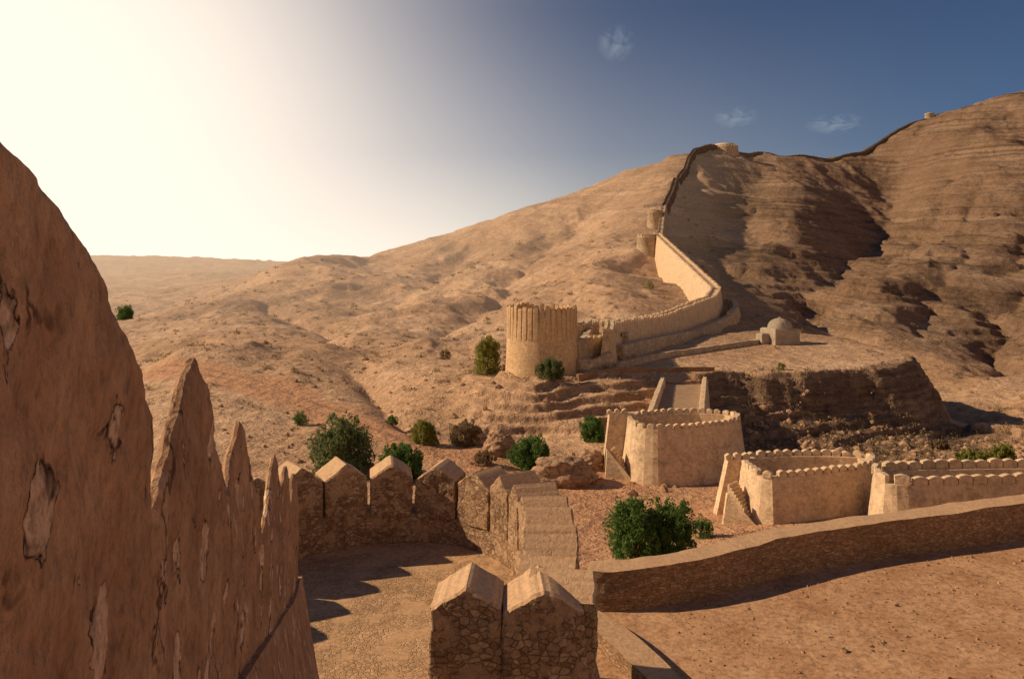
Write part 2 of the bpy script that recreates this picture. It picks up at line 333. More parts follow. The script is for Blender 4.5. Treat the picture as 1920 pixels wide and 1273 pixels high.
def normals(p,closed=False):
    if closed:t=np.roll(p,-1,0)-np.roll(p,1,0)
    else:t=np.gradient(p,axis=0)
    t=t[:,:2]/np.maximum(1e-9,np.hypot(t[:,0],t[:,1]))[:,None]
    return t,np.stack([-t[:,1],t[:,0]],1)
def sweep(name,path,th,zbot,mat,parent,side=1,batter=(.0,.1),closed=False,rough=.0,nz=6):
    p=np.array(path);t,nr=normals(p,closed);nr=nr*side;n=len(p)
    zb=np.array([zbot(*q) for q in p[:,:2]]) if callable(zbot) else np.full(n,zbot)
    secs=[]
    for k in range(nz+1):
        f=k/nz;z=zb+(p[:,2]-zb)*f;secs.append((-batter[0]*(p[:,2]-z),z))
    for k in range(nz,-1,-1):
        f=k/nz;z=zb+(p[:,2]-zb)*f;secs.append((th+batter[1]*(p[:,2]-z),z))
    V=[]
    for j,(off,z) in enumerate(secs):
        jit=fbm(p[:,0]*1.3+j,z*1.3+p[:,1],8,2)*rough
        V.append(np.stack([p[:,0]+nr[:,0]*(off+jit),p[:,1]+nr[:,1]*(off+jit),z+jit*.5],1))
    m=len(secs);V=np.stack(V,1).reshape(-1,3);Fc=[]
    for i in range(n if closed else n-1):
        i2=(i+1)%n
        for j in range(m-1):Fc.append((i*m+j,i2*m+j,i2*m+j+1,i*m+j+1))
    if not closed:
        Fc.append(tuple(range(m)));Fc.append(tuple((n-1)*m+j for j in range(m-1,-1,-1)))
    return mesh(name,V,Fc,mat,parent)
def merlon(name,c,tan,nout,hw,h,rise,th,mat,parent,pw=1.8,r=.03,ns=14,nt=12,amp=.008,seed=0,flare=.0,lam=.25,shear=0,edge=1.0,thin=0):
    s=np.linspace(-1,1,ns*2+1);t=np.linspace(0,1,nt+1)
    S,T=np.meshgrid(s,t,indexing='ij');top=h-rise*np.abs(S)**pw
    w=S*hw*(1+flare*(1-T));z=T*top+shear*w*T
    e=np.minimum((1-np.abs(S))*hw,(1-T)*top*.8);q=np.clip(1-e/r,0,1);off=r*(1-np.sqrt(1-q*q))
    nz=fbm(w/lam+seed*3.7,z/lam,seed,5)*amp*2+fbm(w/(lam*4)+seed*3.7,z/(lam*4),seed+5,2)*amp*2
    wj=fbm(z/(lam*1.5)+seed,S*2,seed+9,3)*amp*1.6*edge; zj=fbm(w/(lam*1.2)+seed,S,seed+19,3)*amp*2*T*edge
    V=[];c=np.array(c);tan=np.array([*tan,0]);no=np.array([*nout,0])
    for sg,base in ((-1,0),(1,th)):
        if sg>0: base=th*(1-thin*np.maximum(T,np.abs(S)**3))
        o=base-sg*off*(1-.5*(thin>0))+ (nz if (sg<0 or thin>0) else -nz)
        V.append(c+ (w+wj)[...,None]*tan+o[...,None]*no+(z+zj)[...,None]*np.array([0,0,1]))
    a,b=V[0].reshape(-1,3),V[1].reshape(-1,3);n1=len(a);V=np.vstack([a,b]);R=nt+1;L=2*ns+1;Fc=[]
    for i in range(L-1):
        for j in range(nt):
            k=i*R+j;Fc.append((k,k+1,k+R+1,k+R));Fc.append((n1+k,n1+k+R,n1+k+R+1,n1+k+1))
        k=i*R+nt;Fc.append((k,n1+k,n1+k+R,k+R))
    for j in range(nt):
        Fc.append((j,n1+j,n1+j+1,j+1));k=(L-1)*R+j;Fc.append((k,k+1,n1+k+1,n1+k))
    return mesh(name,V,Fc,mat,parent)
def box(name,c,sx,sy,sz,mat,parent,rot=0,b=.03):
    cx,cy,z0=c;V=[]
    for z,i in ((z0,0),(z0+sz-b,0),(z0+sz,b)):
        for a,bb in ((-1,-1),(1,-1),(1,1),(-1,1)):
            x=a*(sx/2-i);y=bb*(sy/2-i);V.append((cx+x*math.cos(rot)-y*math.sin(rot),cy+x*math.sin(rot)+y*math.cos(rot),z))
    Fc=[(3,2,1,0),(8,9,10,11)]
    for k in (0,4):
        for i in range(4):Fc.append((k+i,k+(i+1)%4,k+4+(i+1)%4,k+4+i))
    return mesh(name,V,Fc,mat,parent)
def prism(name,poly,depth,mat,parent):
    n=len(poly);V=list(poly)+[(x,y+depth,z) for x,y,z in poly]
    Fc=[tuple(range(n)),tuple(range(2*n-1,n-1,-1))]+[(i,i+n,(i+1)%n+n,(i+1)%n) for i in range(n)]
    return mesh(name,V,Fc,mat,parent)
def P3(px,py,d): return ((px-960)/F*d,d,CZ+(HY-py)/F*d)
def crenels(path,inset,step,hw,h,rise,th,mat,parent,side=1,closed=False,zoff=0,pw=1.3,seed=0,ns=4,nt=3,r=.015,amp=.010):
    p=resample(path,step,closed);t,nr=normals(p,closed);nr=nr*side
    for i in range(len(p)):
        merlon('merlon',(p[i,0]+nr[i,0]*inset,p[i,1]+nr[i,1]*inset,p[i,2]+zoff),t[i],nr[i],hw*(1+random.uniform(-.06,.04)),h*(1+random.uniform(-.12,.08)),rise,th,mat,parent,pw=pw,ns=ns,nt=nt,seed=seed+i,r=r,amp=amp,lam=.3)
# ------------------------------------------------------------ ground mesh
ins=np.arange(-100,2021,4.0)
outl=-100-np.cumsum(np.geomspace(6,160,42))[::-1];outr=2020+np.cumsum(np.geomspace(6,160,42))
U=np.concatenate([outl,ins,outr])
D=np.concatenate([np.arange(-30,12,1.5),np.arange(12,24,.3),np.geomspace(24,70,170),np.geomspace(70,110,170)[1:],np.geomspace(110,900,450)[1:],np.geomspace(900,7000,60)[1:]])
uu=(U-960)/F;dd=np.maximum(D,24)
X=dd[:,None]*uu[None,:];Y=np.repeat(D[:,None],len(U),1)
Z=Hh(X,Y);nr_,nc=X.shape
V=np.stack([X,Y,Z],-1).reshape(-1,3)
I,J=np.meshgrid(np.arange(nr_-1),np.arange(nc-1),indexing='ij');k=(I*nc+J).ravel()
Fq=np.stack([k,k+1,k+nc+1,k+nc],1)
me=bpy.data.meshes.new('ground');me.vertices.add(len(V));me.vertices.foreach_set('co',V.ravel())
me.loops.add(Fq.size);me.loops.foreach_set('vertex_index',Fq.ravel());me.polygons.add(len(Fq))
me.polygons.foreach_set('loop_start',np.arange(0,Fq.size,4));me.polygons.foreach_set('loop_total',np.full(len(Fq),4))
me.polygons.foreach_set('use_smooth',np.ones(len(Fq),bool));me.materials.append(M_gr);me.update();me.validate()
rd,_=seg_dist(V[:,0],V[:,1],ROAD);rd2,_=seg_dist(V[:,0],V[:,1],ROAD2);wob=fbm(V[:,0]/4,V[:,1]/4,50,3)*1.8
rm=1-sstep(2.4,4.6,np.minimum(rd,rd2)+wob)
rm=np.maximum(rm,(1-sstep(8,15,np.hypot(V[:,0]-XD(1120,50)[0],V[:,1]-50)+wob*2))*.9)
tr=np.maximum((1-sstep(.15,.4,np.abs(rd-1.0))),(1-sstep(.1,.3,np.abs(rd2-.9))))*.7*(.5+.5*sstep(-.2,.3,wob))
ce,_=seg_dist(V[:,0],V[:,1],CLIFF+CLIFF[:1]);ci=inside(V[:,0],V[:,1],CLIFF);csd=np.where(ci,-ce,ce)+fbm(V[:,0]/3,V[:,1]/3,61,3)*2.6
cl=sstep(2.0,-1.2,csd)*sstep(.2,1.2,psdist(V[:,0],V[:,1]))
for nm_,va in (('road',rm*.9*(1-cl)),('track',tr),('terrace',(V[:,1]<np.interp(V[:,0],wf[:,0],wf[:,1])+1)*.9),('cliff_shade',cl)):
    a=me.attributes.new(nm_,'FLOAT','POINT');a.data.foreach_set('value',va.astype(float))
g=bpy.data.objects.new('ground',me);scene.collection.objects.link(g);g['kind']='structure'
# ------------------------------------------------------------ foreground bastion
FL=CZ-5.1
bas=empty('battlement_bastion',(-1.5,11,FL),'weathered mud-plastered stone bastion with pointed merlons around a paved floor','bastion')
def nearx(d): return -.36-.216*d
pk_d=[.2,.82,2.15,3.25,4.86,6.1,7.4,9];pk_z=[.3,.14,-.245,-.64,-1.17,-1.55,-1.9,-2.3]
npath=[(nearx(d)-.0,d,CZ+np.interp(d,pk_d,pk_z)-1.0) for d in np.linspace(.1,7.7,60)]
sweep('parapet_wall',npath,.5,CZ-9,M_plas,bas,side=1,batter=(.16,.1),rough=.02,nz=24)
td=np.array([-.216,1.]);td/=np.hypot(*td);no=np.array([-td[1],td[0]])
for i,(dc,hw,pz,rise,pw,sh,th_,ofs) in enumerate([(.82,.77,.14,.42,1.55,0,.16,0),(2.15,.80,-.245,.55,1.12,-.20,.12,-.015),(3.27,.80,-.64,.52,1.12,-.24,.12,-.03),(4.80,.80,-1.13,.46,1.15,-.24,.12,-.02),(5.98,.66,-1.48,.36,1.2,-.24,.13,-.03),(7.0,.58,-1.80,.32,1.3,-.24,.14,-.02)]):
    ns=(140,120,90,60,36,26)[i]
    merlon('merlon',(nearx(dc)+ofs,dc,CZ+pz-1.35),td,no,hw,1.35,rise,th_,M_plas,bas,pw=pw,r=.02,ns=ns,nt=ns,amp=.007,seed=i+3,lam=.13,flare=.05 if i else .02,shear=sh,edge=1.0,thin=.72 if i else .3)
cur=[(-2.1,7.8),(-4.2,8.2),(-5.3,10),(-5.2,12),(-4.4,13.5),(-3.3,14.35),(-2.5,14.75),(-1.7,14.85),(-1.0,14.65),(-.45,14.2),(-.05,13.6),(.12,13.0),(.17,12.4),(.17,11.8),(.15,11),(.13,10.4),(.08,9.95),(-.12,9.80),(-.45,9.78),(-.92,9.78)]
cur=[(x,y,CZ-4.5-.12*sstep(-3.5,-1,x)*(y>10.2)-.16*(y<=10.2)*(x>-2)) for x,y in cur];cp2=resample(smoothp(cur,2),.1)
sweep('parapet_wall',cp2,.82,CZ-9.5,M_rub,bas,side=1,batter=(.04,.20),rough=.04,nz=12)
ks=int(np.argmax(cp2[:,0]>-.45));ke=int(np.argmax((cp2[:,1]<9.98)&(cp2[:,0]>-1)))
seed=40
for seg,pitch in ((cp2[:ks+1],.80),(cp2[ks:ke+1],.62)):
    p=resample(seg,pitch);pit=np.hypot(*(p[1,:2]-p[0,:2]))
    for i in range(len(p)-1):
        c=(p[i]+p[i+1])/2;tt=p[i+1,:2]-p[i,:2];tt/=np.hypot(*tt);nn=np.array([-tt[1],tt[0]]);seed+=1
        merlon('merlon',(c[0],c[1],c[2]-.03),tt,nn,pit*(.47 if pitch>.7 else .455),.99*(1+random.uniform(-.05,.05)),.27,.76,M_rub,bas,pw=1.15 if pitch>.7 else 1.05,r=.025,ns=20,nt=22,amp=.011,seed=seed,lam=.14)
for i,(ox,oy,ix,iy,hw,h_,ri,th_) in enumerate([(-.52,8.96,0.04,1,.40,1.04,.24,.80),(.36,8.95,-.05,1,.46,1.02,.27,.80),(.99,9.50,-1,.12,.40,1.02,.25,.8)]):
    L_=math.hypot(ix,iy);ix/=L_;iy/=L_
    merlon('merlon',(ox,oy,CZ-4.63+.004*i),(iy,-ix),(ix,iy),hw,h_,ri,th_,M_rub,bas,pw=1.1,r=.035,ns=30,nt=26,amp=.014,seed=70+i,lam=.14,flare=.06)
fl=[(x,y) for x,y,_ in cp2[::5] if not (y<9.9 and x>-1.2)]+[(-.0,9.9),(-.9,9.9),(-.9,9.2),(.0,3),(-1.2,3),(-2.0,7.7)]
mesh('floor',[(x,y,FL) for x,y in fl],[tuple(range(len(fl)))[::-1]],M_floor,bas)
# ------------------------------------------------------------ low boundary wall
lw=empty('boundary_wall',(2.2,19,CZ-8),'low dark coursed stone wall edging a dirt terrace','wall')
pth=[(1.75,18.6),(2.3,18.5),(3.4,18.65),(5.0,19.3),(6.7,20.15),(8.9,20.9),(11.5,21.5),(14.1,22.1),(21.4,24),(32,26.4)]
def lwz(x): return CZ-8+.04*(x-2)
pts=resample(smoothp([(x,y,lwz(x)+.95) for x,y in pth],2),.2);pts[:,2]+=fbm(pts[:,0]*.4,pts[:,1]*.4,91,3)*.05
sweep('wall_body',pts,.68,CZ-9.5,M_brick,lw,side=1,batter=(.04,.05),rough=.05,nz=10)
kb=empty('kerb_wall',(1.6,16,CZ-8),'low mud-plastered kerb running down the dirt terrace','kerb')
kp=resample(smoothp([(1.6,18.2,CZ-7.6),(2.2,17.4,CZ-7.65),(2.75,16.2,CZ-7.65),(3.3,14.5,CZ-7.65),(3.6,12,CZ-7.65)],2),.2)
sweep('kerb_body',kp,.65,CZ-8.6,M_brick,kb,side=-1,batter=(.05,.05),rough=.06,nz=3)
# ------------------------------------------------------------ gate bastions
def gatebas(path,label,zb,step=.60,hw=.262,h=.40,batter=.13,deck=1.9):
    c=np.mean(np.array(path),0);e=empty('gate_bastion',(c[0],c[1],zb),label,'bastion','crenellated gate bastions in the valley')
    pp=smoothp(path,1,True);pp=resample(pp,.3,True)
    ar=np.sum(pp[:,0]*np.roll(pp[:,1],-1)-np.roll(pp[:,0],-1)*pp[:,1]);side=-1 if ar>0 else 1
    t,n=normals(pp,True);n=n*side;inn=pp.copy();inn[:,:2]-=n*.55
    sweep('wall',inn,.55,zb-1.5,M_tan,e,side=side,batter=(.0,batter),closed=True,rough=.04,nz=10)
    crenels(inn,.20,step,hw,h,.10,.33,M_tan,e,side=side,closed=True,zoff=-.02,pw=1.6)
    dk=[(x,y,z-deck) for x,y,z in inn];mesh('deck',dk,[tuple(range(len(dk))) if ar>0 else tuple(range(len(dk)))[::-1]],M_cap,e)
    return e
def rim(l,z): return [((px-960)/F*d,d,CZ+z) for px,d in l]
B=gatebas(rim([(1170,65.6),(1180,62.0),(1198,60.4),(1240,59.8),(1310,60.6),(1384,62.6),(1390,66.0),(1280,67.4)],-12.2),'sunlit sandstone gate bastion with rounded corner and scalloped parapet',CZ-15.9)
C=gatebas(rim([(1370,51.4),(1402,48.4),(1420,46.8),(1450,46.2),(1540,47.2),(1632,48.6),(1648,51.6),(1500,52.4)],-12.25),'long sandstone gate bastion with side stair and scalloped parapet',CZ-15.4)
Dd=gatebas(rim([(1636,47.6),(1640,45.2),(1664,44.2),(1720,44.0),(1900,44.4),(2060,45.2),(2060,48.4),(1800,48.2)],-12.05),'low sandstone gate bastion with tall merlons around an open top',CZ-15.2,step=.84,hw=.385,h=.55,deck=2.4)
def stairs(e,a,b,z0,z1,n,w,mat=M_tan):
    a=np.array(a);b=np.array(b);d=(b-a)/n;ang=math.atan2(d[1],d[0]);L=np.hypot(*d)
    for i in range(n):
        c=a+d*(i+.5);zt=z0+(z1-z0)*(i+1)/n;box('stair_step',(c[0],c[1],z0-1.5),L-.004,w,zt-z0+1.5,mat,e,ang)
prism('wing_wall',[P3(1143,776,63.4),P3(1126,925,63.4),P3(1195,925,63.4),P3(1195,776,63.4)],.9,M_tan,B)
crenels([(*XD(1144,63.4),CZ-11.68),(*XD(1172,63.4),CZ-11.68)],.05,.55,.22,.4,.12,.4,M_tan,B,zoff=-.02)
stairs(B,XD(1178,61.4),XD(1148,61.9),CZ-15.8,CZ-14.0,8,1.0)
prism('stair_wall',[P3(1138,842,61.2),P3(1134,920,61.2),P3(1186,920,60.6),P3(1182,895,60.6)],.35,M_tan,B)
prism('wing_wall',[P3(1366,862,49.6),P3(1334,1010,49.6),P3(1440,1010,49.6),P3(1420,862,49.6)],.8,M_tan,C)
crenels([(*XD(1368,49.6),CZ-11.97),(*XD(1400,49.6),CZ-11.97)],.03,.55,.22,.4,.12,.4,M_tan,C,zoff=-.02)
stairs(C,XD(1416,47.2),XD(1372,48.2),CZ-14.9,CZ-13.0,11,1.1)
prism('stair_wall',[P3(1364,925,46.9),P3(1352,1010,46.9),P3(1420,1010,46.2),P3(1418,985,46.2)],.3,M_tan,C)
rp=empty('stair_ramp',(*XD(1270,74),CZ-15),'walled stone ramp climbing from the gate bastion to the plateau','ramp')
a1,a2=XD(1222,67.2),XD(1308,67.2);b1,b2=XD(1248,88),XD(1316,88);z0,z1=CZ-13.5,CZ-12.9
n=50;V=[];Fc=[]
for i in range(n):
    for q in (i/n,(i+1)/n):
        zz=z0+(z1-z0)*i/n;l=np.array(a1)*(1-q)+np.array(b1)*q;r_=np.array(a2)*(1-q)+np.array(b2)*q;V+=[(*l,zz),(*r_,zz)]
for i in range(2*n-1):
    k=i*2;Fc.append((k,k+1,k+3,k+2))
mesh('ramp_steps',V,Fc,M_cap,rp)
for q,(a,b) in enumerate(((a1,b1),(a2,b2))):
    pp=resample([(*a,z0+.8),(*b,z1+.55)],.5);sweep('ramp_parapet',pp,.6,CZ-17,M_tan,rp,side=1 if q==0 else -1,batter=(0,.10),rough=.05,nz=6)
    crenels(pp,.1,.8,.34,.25,.1,.4,M_tan,rp,side=1 if q==0 else -1,zoff=-.03,ns=2,nt=2)
# ------------------------------------------------------------ round tower
def lathe(name,c,prof,n,mat,parent,rough=.03,sm=True):
    V=[];Fc=[]
    for j,(r,z) in enumerate(prof):
        for i in range(n):
            a=2*math.pi*i/n;q=r+float(vn(i*.7,z*1.1,3))*rough if r>.1 else r
            V.append((c[0]+q*math.cos(a),c[1]+q*math.sin(a),c[2]+z))
    for j in range(len(prof)-1):
        for i in range(n):
            i2=(i+1)%n;Fc.append((j*n+i,j*n+i2,(j+1)*n+i2,(j+1)*n+i))
    Fc.append(tuple((len(prof)-1)*n+i for i in range(n)))
    return mesh(name,V,Fc,mat,parent,smooth=sm)
tx,ty=XD(1016,93);tz=CZ-12.8
T=empty('round_tower',(tx,ty,tz),'tall round golden stone watchtower with ribbed slotted parapet','tower')
R=4.05
lathe('tower_body',(tx,ty,tz-2),[(R*1.08,0),(R*1.055,2.0),(R*1.03,4.0),(R*1.008,6.0),(R*.995,6.7),(R*.982,9.7),(R-.55,9.7),(R-.55,8.8)],96,M_tower,T,rough=.03)
nm=38
for i in range(nm):
    a=2*math.pi*i/nm+.04;nn=(math.cos(a),math.sin(a));tt=(-math.sin(a),math.cos(a));w=2*math.pi*R/nm/2
    merlon('merlon',(tx+nn[0]*(R-.42),ty+nn[1]*(R-.42),tz+4.8-random.uniform(0,.35)),tt,nn,w*.82,3.65*(1+random.uniform(-.02,.02)),.12,.45,M_tower,T,pw=2.5,r=.05,ns=5,nt=10,amp=.008,seed=i,lam=.5,flare=-.18)
# ------------------------------------------------------------ hill ramparts
def rampart(ctrl,h,th,label,name='fort_rampart',step=1.2,cren=True,mat=M_wall,below=2.0,batter=.1,sm=1,ch=.7,rough=.05,win=7,straight=False,minh=1.5):
    pts=[XD(px,d) for px,d in ctrl]
    if not isinstance(h,(list,tuple)): h=[h]*len(pts)
    b0=[(x,y,hh,H1(x,y)+hh) for (x,y),hh in zip(pts,h)]
    base3=resample(smoothp(b0,sm) if sm else b0,step);base=base3[:,:2]
    zg=Hh(base[:,0],base[:,1])
    kk=np.ones(win)/win;zs=np.convolve(np.pad(zg,win//2,'edge'),kk,'valid')[:len(zg)]
    top=zs+base3[:,2]
    if straight: top=np.maximum(base3[:,3],zs+minh)
    pth=np.column_stack([base,top]);e=empty(name,(*base[0],zs[0]),label,'rampart')
    it=iter(zg-below);sweep('wall_body',pth,th,lambda x,y:next(it),mat,e,side=1,batter=(batter,batter),rough=rough,nz=4)
    if cren:
        sp=1.05 if step<2 else 1.8
        p=resample(pth,sp);t,nr=normals(p);V=[];Fc=[];w=sp*.42
        for off in (0.03,th-.43):
            for i in range(len(p)):
                c=p[i,:2]+nr[i]*off;k=len(V);hh=ch*random.uniform(.6,1.08)
                for zz,ww in ((-.05,w),(hh*.8,w),(hh,w*.5)):
                    for s in (-1,1):
                        for o in (0,.4):
                            V.append((c[0]+t[i,0]*s*ww+nr[i,0]*o,c[1]+t[i,1]*s*ww+nr[i,1]*o,p[i,2]+zz))
                for z in (0,4):
                    Fc+=[(k+z,k+z+1,k+z+5,k+z+4),(k+z+2,k+z+6,k+z+7,k+z+3),(k+z,k+z+4,k+z+6,k+z+2),(k+z+1,k+z+3,k+z+7,k+z+5)]
                Fc.append((k+8,k+9,k+11,k+10))
        m=mesh('crenellation',V,Fc,mat,e);m['kind']='stuff'
    return e
rampart([(1152,104),(1250,125),(1345,154)],[4.2,4.6,5.2],2.0,'tan crenellated rampart rising from the round tower to a sharp bend',ch=.5,mat=M_tan,sm=0,win=31,straight=True,minh=2.6)
rampart([(1345,154),(1352,172)],[5.2,5.2],2.2,'short rampart turn at the bend above the shrine',ch=.5,mat=M_tan,sm=0,win=9)
rampart([(1352,172),(1238,272)],[5.2,6.2],2.2,'bright crenellated rampart climbing from the bend to the hill towers',ch=.5,mat=M_tan,sm=0,win=31,straight=True,minh=3.0)
rampart([(1238,272),(1243,300),(1246,330),(1250,345)],4.5,2.2,'short steep rampart stretch between two hill towers',step=2)
rampart([(1250,345),(1262,385),(1275,430),(1290,480),(1310,525),(1335,552),(1358,560)],3.8,2.4,'dark rampart running straight up the ridge to the hilltop fort',step=2.4,mat=M_wall_shade)
rampart([(1370,565),(1420,580),(1500,605),(1560,618),(1610,635),(1650,655),(1700,668),(1745,680),(1800,690),(1830,700)],2.0,2.4,'dark rampart following the mountain skyline',step=3,mat=M_wall_shade)
rampart([(1085,93),(1110,97),(1150,100),(1152,104)],3.0,1.2,'plastered curtain wall joining the round tower',name='curtain_wall',cren=True,ch=.4,sm=0)
rampart([(1100,99),(1115,108),(1130,113),(1168,113),(1166,106)],2.6,.8,'ruined pale courtyard walls with square tops',name='ruined_wall',cren=True,mat=M_wall,ch=.5,sm=0)
rampart([(1045,103),(1090,104),(1120,110),(1165,119)],3.2,.8,'ruined dark enclosure wall with gaps',name='ruined_wall',cren=True,ch=.9,sm=0)
rampart([(1088,91),(1118,93.5),(1148,94.5)],[1.6,1.2,1.8],.6,'broken low wall at the foot of the curtain wall',name='ruined_wall',cren=False,sm=0,rough=.3)
rampart([(1150,95),(1152,104)],[4.2,4.2],1.2,'pale end pier wall of the rampart',name='ruined_wall',cren=True,ch=.4,sm=0,mat=M_tan)
rampart([(1160,93.5),(1190,97),(1250,103),(1330,110),(1430,119)],.7,.5,'low dry stone edge wall across the plateau',name='edge_wall',cren=False,rough=.15)
rampart([(1085,88),(1130,90),(1190,91),(1240,91.2),(1340,91.6)],.5,.5,'low rough retaining wall at the plateau brink',name='retaining_wall',cren=False,mat=M_brick,rough=.2)
rampart([(1165,101),(1265,119),(1374,152)],1.8,1.0,'lower outer revetment wall below the rampart',name='revetment_wall',cren=False,batter=.25,mat=M_wall,sm=0,win=21)
rampart([(1374,152),(1388,170),(1366,182)],2.2,1.0,'rounded revetment buttress at the rampart bend',name='revetment_wall',cren=False,batter=.25,mat=M_wall,sm=1,win=9)
for px,d,w,h,lab in ((1215,268,5.0,5.6,'round shaded tower where the rampart bends on the slope'),(1229,335,4.4,7,'pale stout tower higher on the rampart')):
    x,y=XD(px,d);z=H1(x,y);e=empty('hill_tower',(x,y,z),lab,'tower')
    lathe('tower_body',(x,y,z-4),[(w*.85,0),(w*.78,4),(w*.72,h+2.6),(w*.75,h+2.7),(w*.75,h+3),(w*.6,h+3),(w*.6,h+2)],40,M_wall,e,rough=.1)
    for i in range(18):
        a=2*math.pi*i/18;nn=(math.cos(a),math.sin(a));merlon('merlon',(x+nn[0]*w*.62,y+nn[1]*w*.62,z+h-1.1),(-nn[1],nn[0]),nn,w*.10,1.1,.2,.45,M_wall,e,ns=2,nt=2)
x,y=XD(1359,560);z=H1(x,y);e=empty('hilltop_fort',(x,y,z),'pale round fort crowning the hilltop with crenellated tiers','fort')
lathe('fort_wall',(x,y,z-5),[(10.2,0),(9.6,5),(9.0,8.6),(9.0,9.2),(8.2,9.2),(8.0,8.6),(6.6,8.6),(6.4,11.6),(5.8,11.6),(5.8,11.0)],36,M_wall,e,rough=.3)
for i in range(26):
    a=2*math.pi*i/26;nn=(math.cos(a),math.sin(a));merlon('merlon',(x+nn[0]*8.4,y+nn[1]*8.4,z+4.1),(-nn[1],nn[0]),nn,.75,1.2,.3,.5,M_wall,e,ns=2,nt=2)
x,y=XD(1743,680);z=H1(x,y);e=empty('ridge_tower',(x,y,z),'small pale watchtower on the skyline rampart','tower')
lathe('tower_body',(x,y,z-3),[(4.0,0),(3.6,8),(3.9,8.2),(3.9,9),(3.2,9),(3.2,8.4)],16,M_wall,e,rough=.2)
# ------------------------------------------------------------ domed building
x,y=XD(1462,119);z=H1(x,y);e=empty('domed_shrine',(x,y,z),'small square sand-coloured plastered shrine with a shallow dome','shrine')
box('wall',(x,y,z-.8),4.2,3.8,3.1,M_dome,e,.3,b=.2)
lathe('dome',(x,y,z+2.25),[(1.75,0),(1.72,.25),(1.62,.55),(1.38,.92),(1.0,1.22),(.55,1.42),(.12,1.52),(.1,1.66),(.02,1.72)],28,M_dome,e,rough=.12)
box('porch',(x-2.65,y-.55,z-.8),1.4,1.5,2.35,M_dome,e,.3,b=.15)
box('doorway_shade',(x-1.0+.62,y-1.98,z-.1),.55,.08,1.3,M_opening_shade,e,.3)  # dark slab whose colour stands for the unlit doorway
# ------------------------------------------------------------ vegetation
def tube(a,b,r1,r2,n=5):
    a=np.array(a);b=np.array(b);d=b-a;d/=np.linalg.norm(d);u=np.cross(d,[.3,.9,.2]);u/=np.linalg.norm(u);w=np.cross(d,u)
    V=[tuple(c+r*(math.cos(q)*u+math.sin(q)*w)) for c,r in ((a,r1),(b,r2)) for q in [2*math.pi*i/n for i in range(n)]]
    return V,[(i,(i+1)%n,n+(i+1)%n,n+i) for i in range(n)]
def leaves(c,rx,ry,rz,ncl,nl,ls,seed):
    r=np.random.default_rng(seed)
    a=r.uniform(0,2*np.pi,ncl);u=r.uniform(-.95,1,ncl);rr=r.uniform(.3,1,ncl)**.6*r.uniform(.75,1.2,ncl)
    q=np.where(u<0,1.0,np.sqrt(np.clip(1-u*u,0,1)));cl=np.stack([np.cos(a)*q*rx*rr,np.sin(a)*q*ry*rr,u*rz*np.where(u<0,1,rr)],1)
    cr=r.uniform(.11,.25,ncl)*min(rx,rz)*1.15
    idx=np.repeat(np.arange(ncl),nl);o=r.normal(size=(len(idx),3));o/=np.linalg.norm(o,axis=1)[:,None];o*=(r.uniform(.3,1,len(idx))**.5*cr[idx])[:,None];o[:,2]*=1.5
    p=cl[idx]+o+np.array(c);ax=r.normal(size=(len(idx),3));ax[:,2]+=.7;ax/=np.linalg.norm(ax,axis=1)[:,None]
    b=np.cross(ax,r.normal(size=(len(idx),3)));b/=np.linalg.norm(b,axis=1)[:,None];s=ls*r.uniform(.6,1.3,len(idx))[:,None]
    V=np.stack([p-ax*s,p+b*s*.4,p+ax*s,p-b*s*.4],1).reshape(-1,3);n=len(idx);return V,np.arange(n*4).reshape(n,4),cl+np.array(c)
def bush(px,d,wpx,hpx,mat,label,seed):
    x,y=XD(px,d);z=H1(x,y)-.08;w=wpx/F*d;h=hpx/F*d;c=(x,y,z+h*.50)
    e=empty('bush',(x,y,z),label,'bush','desert bushes in the valley')
    ncl=160 if w>2.2 else 60;V,Fq,cl=leaves(c,w*.45,w*.42,h*.48,ncl,80 if w>2.2 else 45,(.03*max(w,1.5)**.7+.010*w)*1.05,seed)
    mesh('crown',V,Fq,mat,e)
    TV=[];TF=[]
    for i in range(12):
        q=cl[(i*5)%ncl];m=(np.array([x,y,z])+q)/2+np.array([0,0,h*.08]);b0=np.array([x+random.uniform(-.1,.1)*w,y+random.uniform(-.1,.1)*w,z-.2])
        for a,b,r1,r2 in ((b0,m,.03*w**.5,.02*w**.5),(m,q,.02*w**.5,.006)):
            v,f=tube(a,b,r1,r2);k=len(TV);TV+=v;TF+=[tuple(k+j for j in g_) for g_ in f]
    mesh('trunk',TV,TF,M_bark,e)
